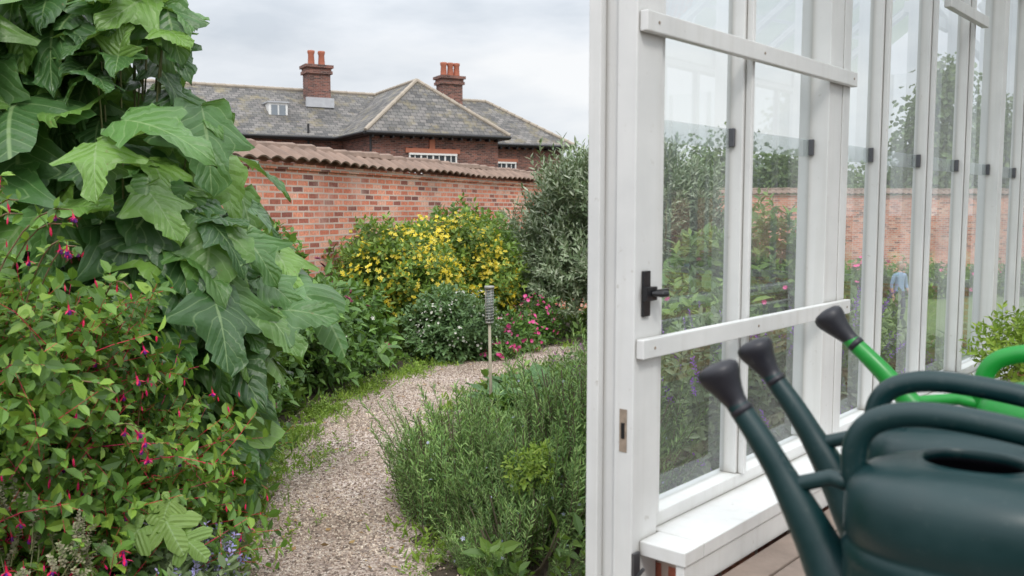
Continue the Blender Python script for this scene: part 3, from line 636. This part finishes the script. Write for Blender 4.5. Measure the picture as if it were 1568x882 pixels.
B=Batch(); place(B,he,[CLT],2000,(.3,.6),up=.5); flowers(B,he,F8,200,(.06,.1),2); B.finish('far_border_plants',[M_gr,M_stem,M_pinkf])
B=Batch(); place(B,[((4.5,14.0,-.1),(.6,.8,.9)),((5.2,17,-.3),(.8,.8,1.0)),((3.9,12.0,.2),(.5,.6,.6))],SP_sh,1100,(.3,.5),up=.5); B.finish('border_shrub',[M_gr,M_stem])

# ------------------------------------------------------------------ greenhouse
E=empty('greenhouse')
def G(s,t,z): return (.304+.656*s+.755*t,2.25+.755*s-.656*t,z)
B=Batch(); EV=2.9
B.box(G,.012,.13,-.13,-.058,0,3.1); B.box(G,0,.118,-.0575,0,0,3.1); B.box(G,-.014,.0115,-.135,-.098,0,3.1)
B.box(G,.1185,.15,-.055,-.012,.79,EV)
bars=[.615]+[1.77+.585*i for i in range(13)]
for i,s in enumerate(bars):
    if i and i%4==0: B.box(G,s,s+.09,-.11,-.01,.79,EV)
    else:
        B.box(G,s,s+.042,-.085,-.03,.79,EV); B.box(G,s+.012,s+.03,-.0295,-.008,.79,EV)
B.box(G,1.195,1.309,-.11,-.004,.79,EV)
B.box(G,1.3095,1.372,-.062,-.0005,.79,EV)
B.box(G,.1305,9.4,-.1,-.02,.7505,.79); B.box(G,.1305,9.4,-.16,.135,.712,.75); B.box(G,.035,.13,.0005,.135,.712,.75); B.box(G,.04,9.4,.105,.13,.64,.7115)
B.box(G,.1305,9.4,-.13,.02,EV,EV+.14)
for z0,h in ((1.225,.05),(2.03,.05)): B.box(G,.008,1.374,.0005,.024,z0,z0+h)
B.box(G,2.42,3.05,.0,.03,2.48,2.53)
def brace(p,q,r=.03):
    B.tube([G(*p),G(*q)],r,4)
for s in (4.12,6.45,8.8): brace((s+.04,.0,2.35),(s+.04,.75,3.3),.035)
R0=(EV+.14); R1=4.2
for s in [.06,1.24]+bars[1:]+[.63]:
    for (ta,za,tb,zb) in ((-.1,R0,1.5,R1),(3.1,R0,1.5,R1)):
        B.tube([G(s,ta,za),G(s,tb,zb)],.028,4)
B.box(G,0,9.4,1.45,1.55,R1,R1+.09)
for s in [0.0]+bars[1:]: B.box(G,s,s+.042,3.03,3.09,.79,EV)
B.box(G,-.0,9.4,3.0,3.13,EV,EV+.14); B.box(G,0,9.4,2.9,3.14,.7,.75)
for t in np.arange(0.02,3.0,.6): B.box(G,9.402,9.45,t,t+.045,.79,3.2)
B.box(G,9.4005,9.46,-.1,3.1,.7,.789)
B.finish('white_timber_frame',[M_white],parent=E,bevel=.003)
B=Batch()
B.raw([G(.13,-.07,.76),G(9.4,-.07,.76),G(9.4,-.07,EV),G(.13,-.07,EV)],[(0,1,2,3)])
B.raw([G(0,3.06,.76),G(9.4,3.06,.76),G(9.4,3.06,EV),G(0,3.06,EV)],[(0,1,2,3)])
B.raw([G(0,-.1,R0+.03),G(9.4,-.1,R0+.03),G(9.4,1.5,R1+.03),G(0,1.5,R1+.03)],[(0,1,2,3)])
B.raw([G(0,3.1,R0+.03),G(9.4,3.1,R0+.03),G(9.4,1.5,R1+.03),G(0,1.5,R1+.03)],[(0,1,2,3)])
B.raw([G(9.42,0,.76),G(9.42,3.06,.76),G(9.42,3.06,3.2),G(9.42,0,3.2)],[(0,1,2,3)])
B.finish('glass_panes',[M_glass],parent=E)
B=Batch(); B.raw([G(.13,-.073,1.78),G(9.4,-.073,1.78),G(9.4,-.073,1.84),G(.13,-.073,1.84)],[(0,1,2,3)]); B.finish('glass_overlap_strip',[M_frost],parent=E)
B=Batch()
for s in bars[:1]+[1.195]+bars[1:]: B.box(G,s-.012,s-.001,-.069,-.052,1.785,1.84)
B.finish('glazing_clips',[M_steel],parent=E,bevel=.0015)
B=Batch()
B.box(G,.03,.062,.0005,.008,1.33,1.445); B.box(G,.025,.075,.0085,.02,1.37,1.405); B.tube([G(.05,.02,1.388),G(.06,.045,1.388),G(.075,.05,1.388)],[.007,.009,.008],8); B.box(G,.06,.115,.021,.03,1.38,1.398)
B.finish('catches',[M_black],parent=E,bevel=.0015)
B=Batch(); B.box(G,.0,.028,.0005,.008,.66,.725); B.tube([G(.01,.008,.66),G(.01,.03,.69)],.005,6); B.finish('hook',[M_steel],parent=E)
B=Batch(); B.box(G,-.0015,-.0002,-.04,-.018,.985,1.095); B.box(G,-.003,-.0016,-.034,-.024,1.02,1.06,1); B.finish('keep_plate',[M_rust,M_black],parent=E)
B=Batch()
for (s,z) in ((.06,1.25),(.06,2.055),(1.34,1.25),(1.34,2.055),(.64,1.25),(.64,2.055)): B.tube([G(s,.0242,z),G(s,.0255,z)],.004,10)
B.finish('screws',[M_rust],parent=E)
B=Batch(); B.box(G,.14,9.4,-.13,.06,-.1,.7115); B.box(G,0,9.4,2.95,3.1,-.1,.6995); B.box(G,9.4,9.5,-.13,3.1,-.1,.6995); B.finish('dwarf_wall',[M_brick],parent=E,autouv=True)
B=Batch(); 
for i,(t0,t1) in enumerate(((.14,.235),(.245,.34),(.35,.44))): B.box(G,-.02+.01*i,2.3,t0,t1,.605,.64+.003*i)
B.box(G,.0,2.3,.14,.16,0,.603); B.finish('timber_ledge',[M_wood],parent=E,bevel=.004)
B=Batch(); B.box(G,-1.2,9.4,-.0,3.0,-.1,.012); B.finish('floor',[M_paving],parent=E)

E2=empty('slatted_bench'); B=Batch()
for i in range(7): t=.72+i*.085; B.box(G,-1.0,1.2,t,t+.07,.925,.95)
for s in (-.95,.1,1.1): B.box(G,s,s+.05,.74,1.3,.86,.924)
for s in (-.9,1.05):
    for t in (.76,1.22): B.box(G,s-.05,s-.001,t,t+.05,.0,.859)
B.finish('slats_and_legs',[M_wood],parent=E2,bevel=.003)

E3=empty('potted_plant'); B=Batch(); pe_=[]
for (s,t) in ((2.75,.27),(3.2,.3),(3.7,.28)):
    x,y,_=G(s,t,0); B.tube([(x,y,.6),(x,y,.74),(x,y,.745),(x,y,.78)],[.07,.095,.105,.105],20); pe_.append(((x,y,.93),(.18,.18,.17)))
B.finish('pots',[M_clay],True,E3)
B=Batch(); place(B,pe_,SP_sh,330,(.1,.18),up=.8,inner=.4); B.finish('foliage',[M_lime,M_stem],parent=E3)
B=Batch(); B.box(G,2.4,4.2,.14,.48,.56,.599); 
for s in (2.45,4.1): B.box(G,s,s+.05,.4,.45,0,.559)
B.finish('plant_shelf',[M_wood],bevel=.003)

# ------------------------------------------------------------------ watering cans
def can(cx,cy,zb,sc,ang,mat,ls=1.0,dz=0):
    E=empty('watering_can'); e=np.array([math.cos(ang),math.sin(ang)])*sc; f=np.array([-math.sin(ang),math.cos(ang)])*sc
    def K(x,y,z):
        if x>.17: z=z+dz*min(1,(x-.17)/.16); x=.17+(x-.17)*ls
        return np.array([cx+e[0]*x+f[0]*y,cy+e[1]*x+f[1]*y,zb+z*sc])
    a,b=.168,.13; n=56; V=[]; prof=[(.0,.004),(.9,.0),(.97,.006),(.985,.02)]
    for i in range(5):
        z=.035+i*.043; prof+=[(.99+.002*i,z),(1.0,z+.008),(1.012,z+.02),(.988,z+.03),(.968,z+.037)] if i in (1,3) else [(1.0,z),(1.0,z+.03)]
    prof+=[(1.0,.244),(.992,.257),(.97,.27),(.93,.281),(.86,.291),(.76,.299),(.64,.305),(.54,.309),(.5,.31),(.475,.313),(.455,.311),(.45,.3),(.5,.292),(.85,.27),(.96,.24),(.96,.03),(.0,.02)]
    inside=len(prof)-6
    for pi_,(q,z) in enumerate(prof):
        for k in range(n):
            t=2*math.pi*k/n; c,s=math.cos(t),math.sin(t); r=(abs(c)**2.3+abs(s)**2.3)**(-1/2.3)
            V.append(K(min(a*q*r*c*(1 if q>.6 else .82)+(.008 if q<.6 and z>.2 else 0),.1699),b*q*r*s-(.012 if q<.6 and z>.2 else 0),z))
    F=[(i*n+k,i*n+(k+1)%n,(i+1)*n+(k+1)%n,(i+1)*n+k) for i in range(len(prof)-1) for k in range(n)]
    mt=np.array([1 if i>=inside else 0 for i in range(len(prof)-1) for k in range(n)])  # faces inside the fill hole go black: shade of the hollow painted as colour
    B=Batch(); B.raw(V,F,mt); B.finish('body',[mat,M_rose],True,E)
    def bez(P,m=9):
        P=np.array(P,float); return catmull(np.vstack([2*P[0]-P[1],P,2*P[-1]-P[-2],3*P[-1]-2*P[-2]]),m)
    B=Batch(); hp=bez([(.14,0,.22),(.158,0,.275),(.155,0,.325),(.125,0,.357),(.06,0,.37),(-.05,0,.36),(-.13,0,.338),(-.19,0,.285),(-.205,0,.22),(-.19,0,.15),(-.155,0,.11)])
    B.tube([K(*p) for p in hp],[ (.0175+.007*math.exp(-i/4)+.005*math.exp(-(len(hp)-i)/5))*sc for i in range(len(hp))],16); B.finish('handle',[mat],True,E)
    B=Batch(); sp=bez([(.1,0,.05),(.15,0,.085),(.19,0,.135),(.235,0,.21),(.285,0,.285),(.33,0,.342)])
    B.tube([K(*p) for p in sp],np.interp(np.linspace(0,1,len(sp)),[0,.2,.4,.6,1],[.06,.05,.032,.021,.014])*sc,18)
    B.tube([K(.14,0,.255),K(.19,0,.262),K(.232,0,.243),K(.25,0,.232)],[.015*sc,.012*sc,.012*sc,.013*sc],10); B.finish('spout',[mat],True,E)
    B=Batch(); r0=np.array([.32,0,.331]); dr=np.array([.6,0,.7]); dr/=np.linalg.norm(dr)
    L=[0,.008,.01,.022,.036,.05,.061,.07,.077,.082,.085]; rd=[.018,.018,.0158,.0175,.0215,.0265,.031,.033,.031,.024,.009]
    B.tube([K(*(r0+dr*l+np.array([-l*l*1.2,0,l*l*.8]))) for l in L],np.array(rd)*sc,22); B.finish('rose',[M_rose],True,E)
A0=math.atan2(.53,-.85)
can(.62,1.18,.952,1.0,A0,M_canD,1.0,.012); can(.745,1.42,.952,1.0,A0,M_canD,1.03,.012); can(1.07,1.7,.952,1.0,math.atan2(.28,-.4),M_canG,1.55,.026)

# ------------------------------------------------------------------ visitor on the lawn
def person(x,y,rot):
    E=empty('visitor'); z0=float(ground_z(y))
    J={'pel':(0,0,.92,.13),'wst':(0,0,1.05,.125),'chs':(0,0,1.25,.145),'nk0':(0,0,1.42,.07),'nk':(0,0,1.48,.052),
       'shl':(.17,0,1.38,.06),'ell':(.24,.02,1.1,.045),'wrl':(.22,-.12,.9,.03),'hl':(.21,-.17,.86,.03),
       'shr':(-.17,0,1.38,.06),'elr':(-.24,.03,1.1,.045),'wrr':(-.24,-.03,.86,.03),'hr':(-.24,-.05,.8,.03),
       'hil':(.09,0,.86,.09),'knl':(.1,-.07,.48,.06),'anl':(.1,.03,.09,.042),'tol':(.11,-.14,.04,.035),
       'hir':(-.09,0,.86,.09),'knr':(-.1,.0,.48,.06),'anr':(-.1,.12,.1,.042),'tor':(-.11,-.03,.035,.035)}
    Ed=[('pel','wst'),('wst','chs'),('chs','nk0'),('nk0','nk'),('chs','shl'),('shl','ell'),('ell','wrl'),('wrl','hl'),('chs','shr'),('shr','elr'),('elr','wrr'),('wrr','hr'),('pel','hil'),('hil','knl'),('knl','anl'),('anl','tol'),('pel','hir'),('hir','knr'),('knr','anr'),('anr','tor')]
    for s,h in (('l','hl'),('r','hr')):
        hx,hy,hz,_=J[h]
        for i,(dx,L) in enumerate(((-.03,.07),(-.01,.08),(.01,.075),(.03,.06))):
            J[f'f{s}{i}a']=(hx+dx,hy-.01,hz-.03,.009); J[f'f{s}{i}b']=(hx+dx,hy-.025,hz-.03-L,.008); Ed+=[(h,f'f{s}{i}a'),(f'f{s}{i}a',f'f{s}{i}b')]
        J[f't{s}']=(hx-.05 if s=='l' else hx+.05,hy-.03,hz-.03,.01); Ed.append((h,f't{s}'))
    names=list(J); me=bpy.data.meshes.new('sk'); me.from_pydata([J[n][:3] for n in names],[(names.index(a),names.index(b)) for a,b in Ed],[])
    ob=bpy.data.objects.new('sk',me); COL.objects.link(ob); sk=ob.modifiers.new('s','SKIN'); sub=ob.modifiers.new('u','SUBSURF'); sub.levels=2
    for i,n in enumerate(names): me.skin_vertices[0].data[i].radius=(J[n][3],J[n][3]*(.75 if n in('pel','wst','chs') else 1)); me.skin_vertices[0].data[i].use_root=(n=='pel')
    dg=bpy.context.evaluated_depsgraph_get(); m2=bpy.data.meshes.new_from_object(ob.evaluated_get(dg)); bpy.data.objects.remove(ob)
    for mm in (plain('blue_shirt',(.2,.3,.46),.9),plain('dark_trousers',(.07,.075,.1),.9),plain('skin',(.5,.3,.22),.6,.05),plain('shoe',(.03,.03,.03),.6)): m2.materials.append(mm)
    for p in m2.polygons:
        p.use_smooth=True; c=p.center
        p.material_index=3 if c.z<.085 else 1 if (c.z<.93 and abs(c.x)<.19) else 2 if (c.z>1.44 or (c.z<1.02 and abs(c.x)>.185)) else 0
    b=bpy.data.objects.new('body',m2); COL.objects.link(b); b.parent=E
    B=Batch(); hv=iv*np.array([.078,.098,.12]); hv[:,0]*=np.where(hv[:,2]<0,1+hv[:,2]*1.6,1); hv+=np.array([0,-.01,1.6]); B.raw(hv,ifc,0)
    B.raw(iv*np.array([.012,.02,.02])+np.array([0,-.11,1.59]),ifc,0)
    for s in (-1,1): B.raw(iv*.011+np.array([.03*s,-.098,1.615]),ifc,2); B.raw(iv*np.array([.01,.02,.03])+np.array([.08*s,0,1.6]),ifc,0)
    B.raw(iv*np.array([.025,.01,.007])+np.array([0,-.095,1.54]),ifc,3)
    hh=iv[:]*np.array([.086,.106,.118])+np.array([0,.012,1.625]); hh[:,2]=np.where((hh[:,1]<-.03),np.maximum(hh[:,2],1.655),hh[:,2]); B.raw(hh,ifc,1)
    B.finish('head',[plain('face_skin',(.5,.3,.22),.6,.05),plain('hair',(.3,.25,.18),.9),M_black,plain('lips',(.4,.14,.12),.6)],True,E)
    E.location=(x,y,z0); E.rotation_euler=(0,0,rot)
person(10.25,24,.35)

# ------------------------------------------------------------------ world, sun, camera
w=bpy.data.worlds.new('World'); scene.world=w; w.use_nodes=True; nt=w.node_tree; bg=nt.nodes['Background']
sky=nt.nodes.new('ShaderNodeTexSky'); sky.sky_type='NISHITA'; sky.sun_disc=False
EL,AZ=math.radians(48),math.radians(170)
sky.sun_elevation=EL; sky.sun_rotation=AZ
tc=nt.nodes.new('ShaderNodeTexCoord'); mp=nt.nodes.new('ShaderNodeMapping'); mp.inputs['Scale'].default_value=(1.0,1.0,3.4); mp.inputs['Location'].default_value=(.4,.2,.3)
nt.links.new(tc.outputs['Generated'],mp.inputs[0]); n=noise(nt,2.6,7,mp.outputs[0],.52)
r=ramp(nt,[(.34,(6.4,6.9,7.5)),(.47,(8.3,8.65,9.1)),(.6,(9.9,10.0,10.1))]); nt.links.new(n.outputs['Fac'],r.inputs['Fac'])
c=mixc(nt,.93,sky.outputs[0],r.outputs['Color'])
sz=nt.nodes.new('ShaderNodeSeparateXYZ'); nt.links.new(tc.outputs['Generated'],sz.inputs[0])
g=math_(nt,'ADD',math_(nt,'MULTIPLY',math_(nt,'MAXIMUM',math_(nt,'SUBTRACT',sz.outputs[2],.16),0),2.4),1.0)
vm=nt.nodes.new('ShaderNodeVectorMath'); vm.operation='SCALE'; nt.links.new(c,vm.inputs[0]); nt.links.new(g,vm.inputs['Scale'])
nt.links.new(vm.outputs[0],bg.inputs['Color']); bg.inputs['Strength'].default_value=.1
sd=bpy.data.lights.new('sun','SUN'); sd.energy=1.35; sd.angle=math.radians(12); sd.color=(1,.96,.9)
so=bpy.data.objects.new('sun',sd); COL.objects.link(so)
dirv=Vector((math.sin(AZ)*math.cos(EL),math.cos(AZ)*math.cos(EL),math.sin(EL))); so.rotation_euler=dirv.to_track_quat('Z','Y').to_euler(); so.location=(0,0,20)
cd=bpy.data.cameras.new('camera'); cam=bpy.data.objects.new('camera',cd); COL.objects.link(cam); cam.location=(0,0,1.6)
cam.rotation_euler=(math.radians(90-4.96),0,0); cd.lens=32; cd.sensor_width=36; cd.clip_start=.05; cd.clip_end=2000
cd.dof.use_dof=True; cd.dof.focus_distance=5.5; cd.dof.aperture_fstop=5.0
scene.camera=cam
scene.view_settings.view_transform='Standard'; scene.view_settings.look='None'; scene.view_settings.exposure=0
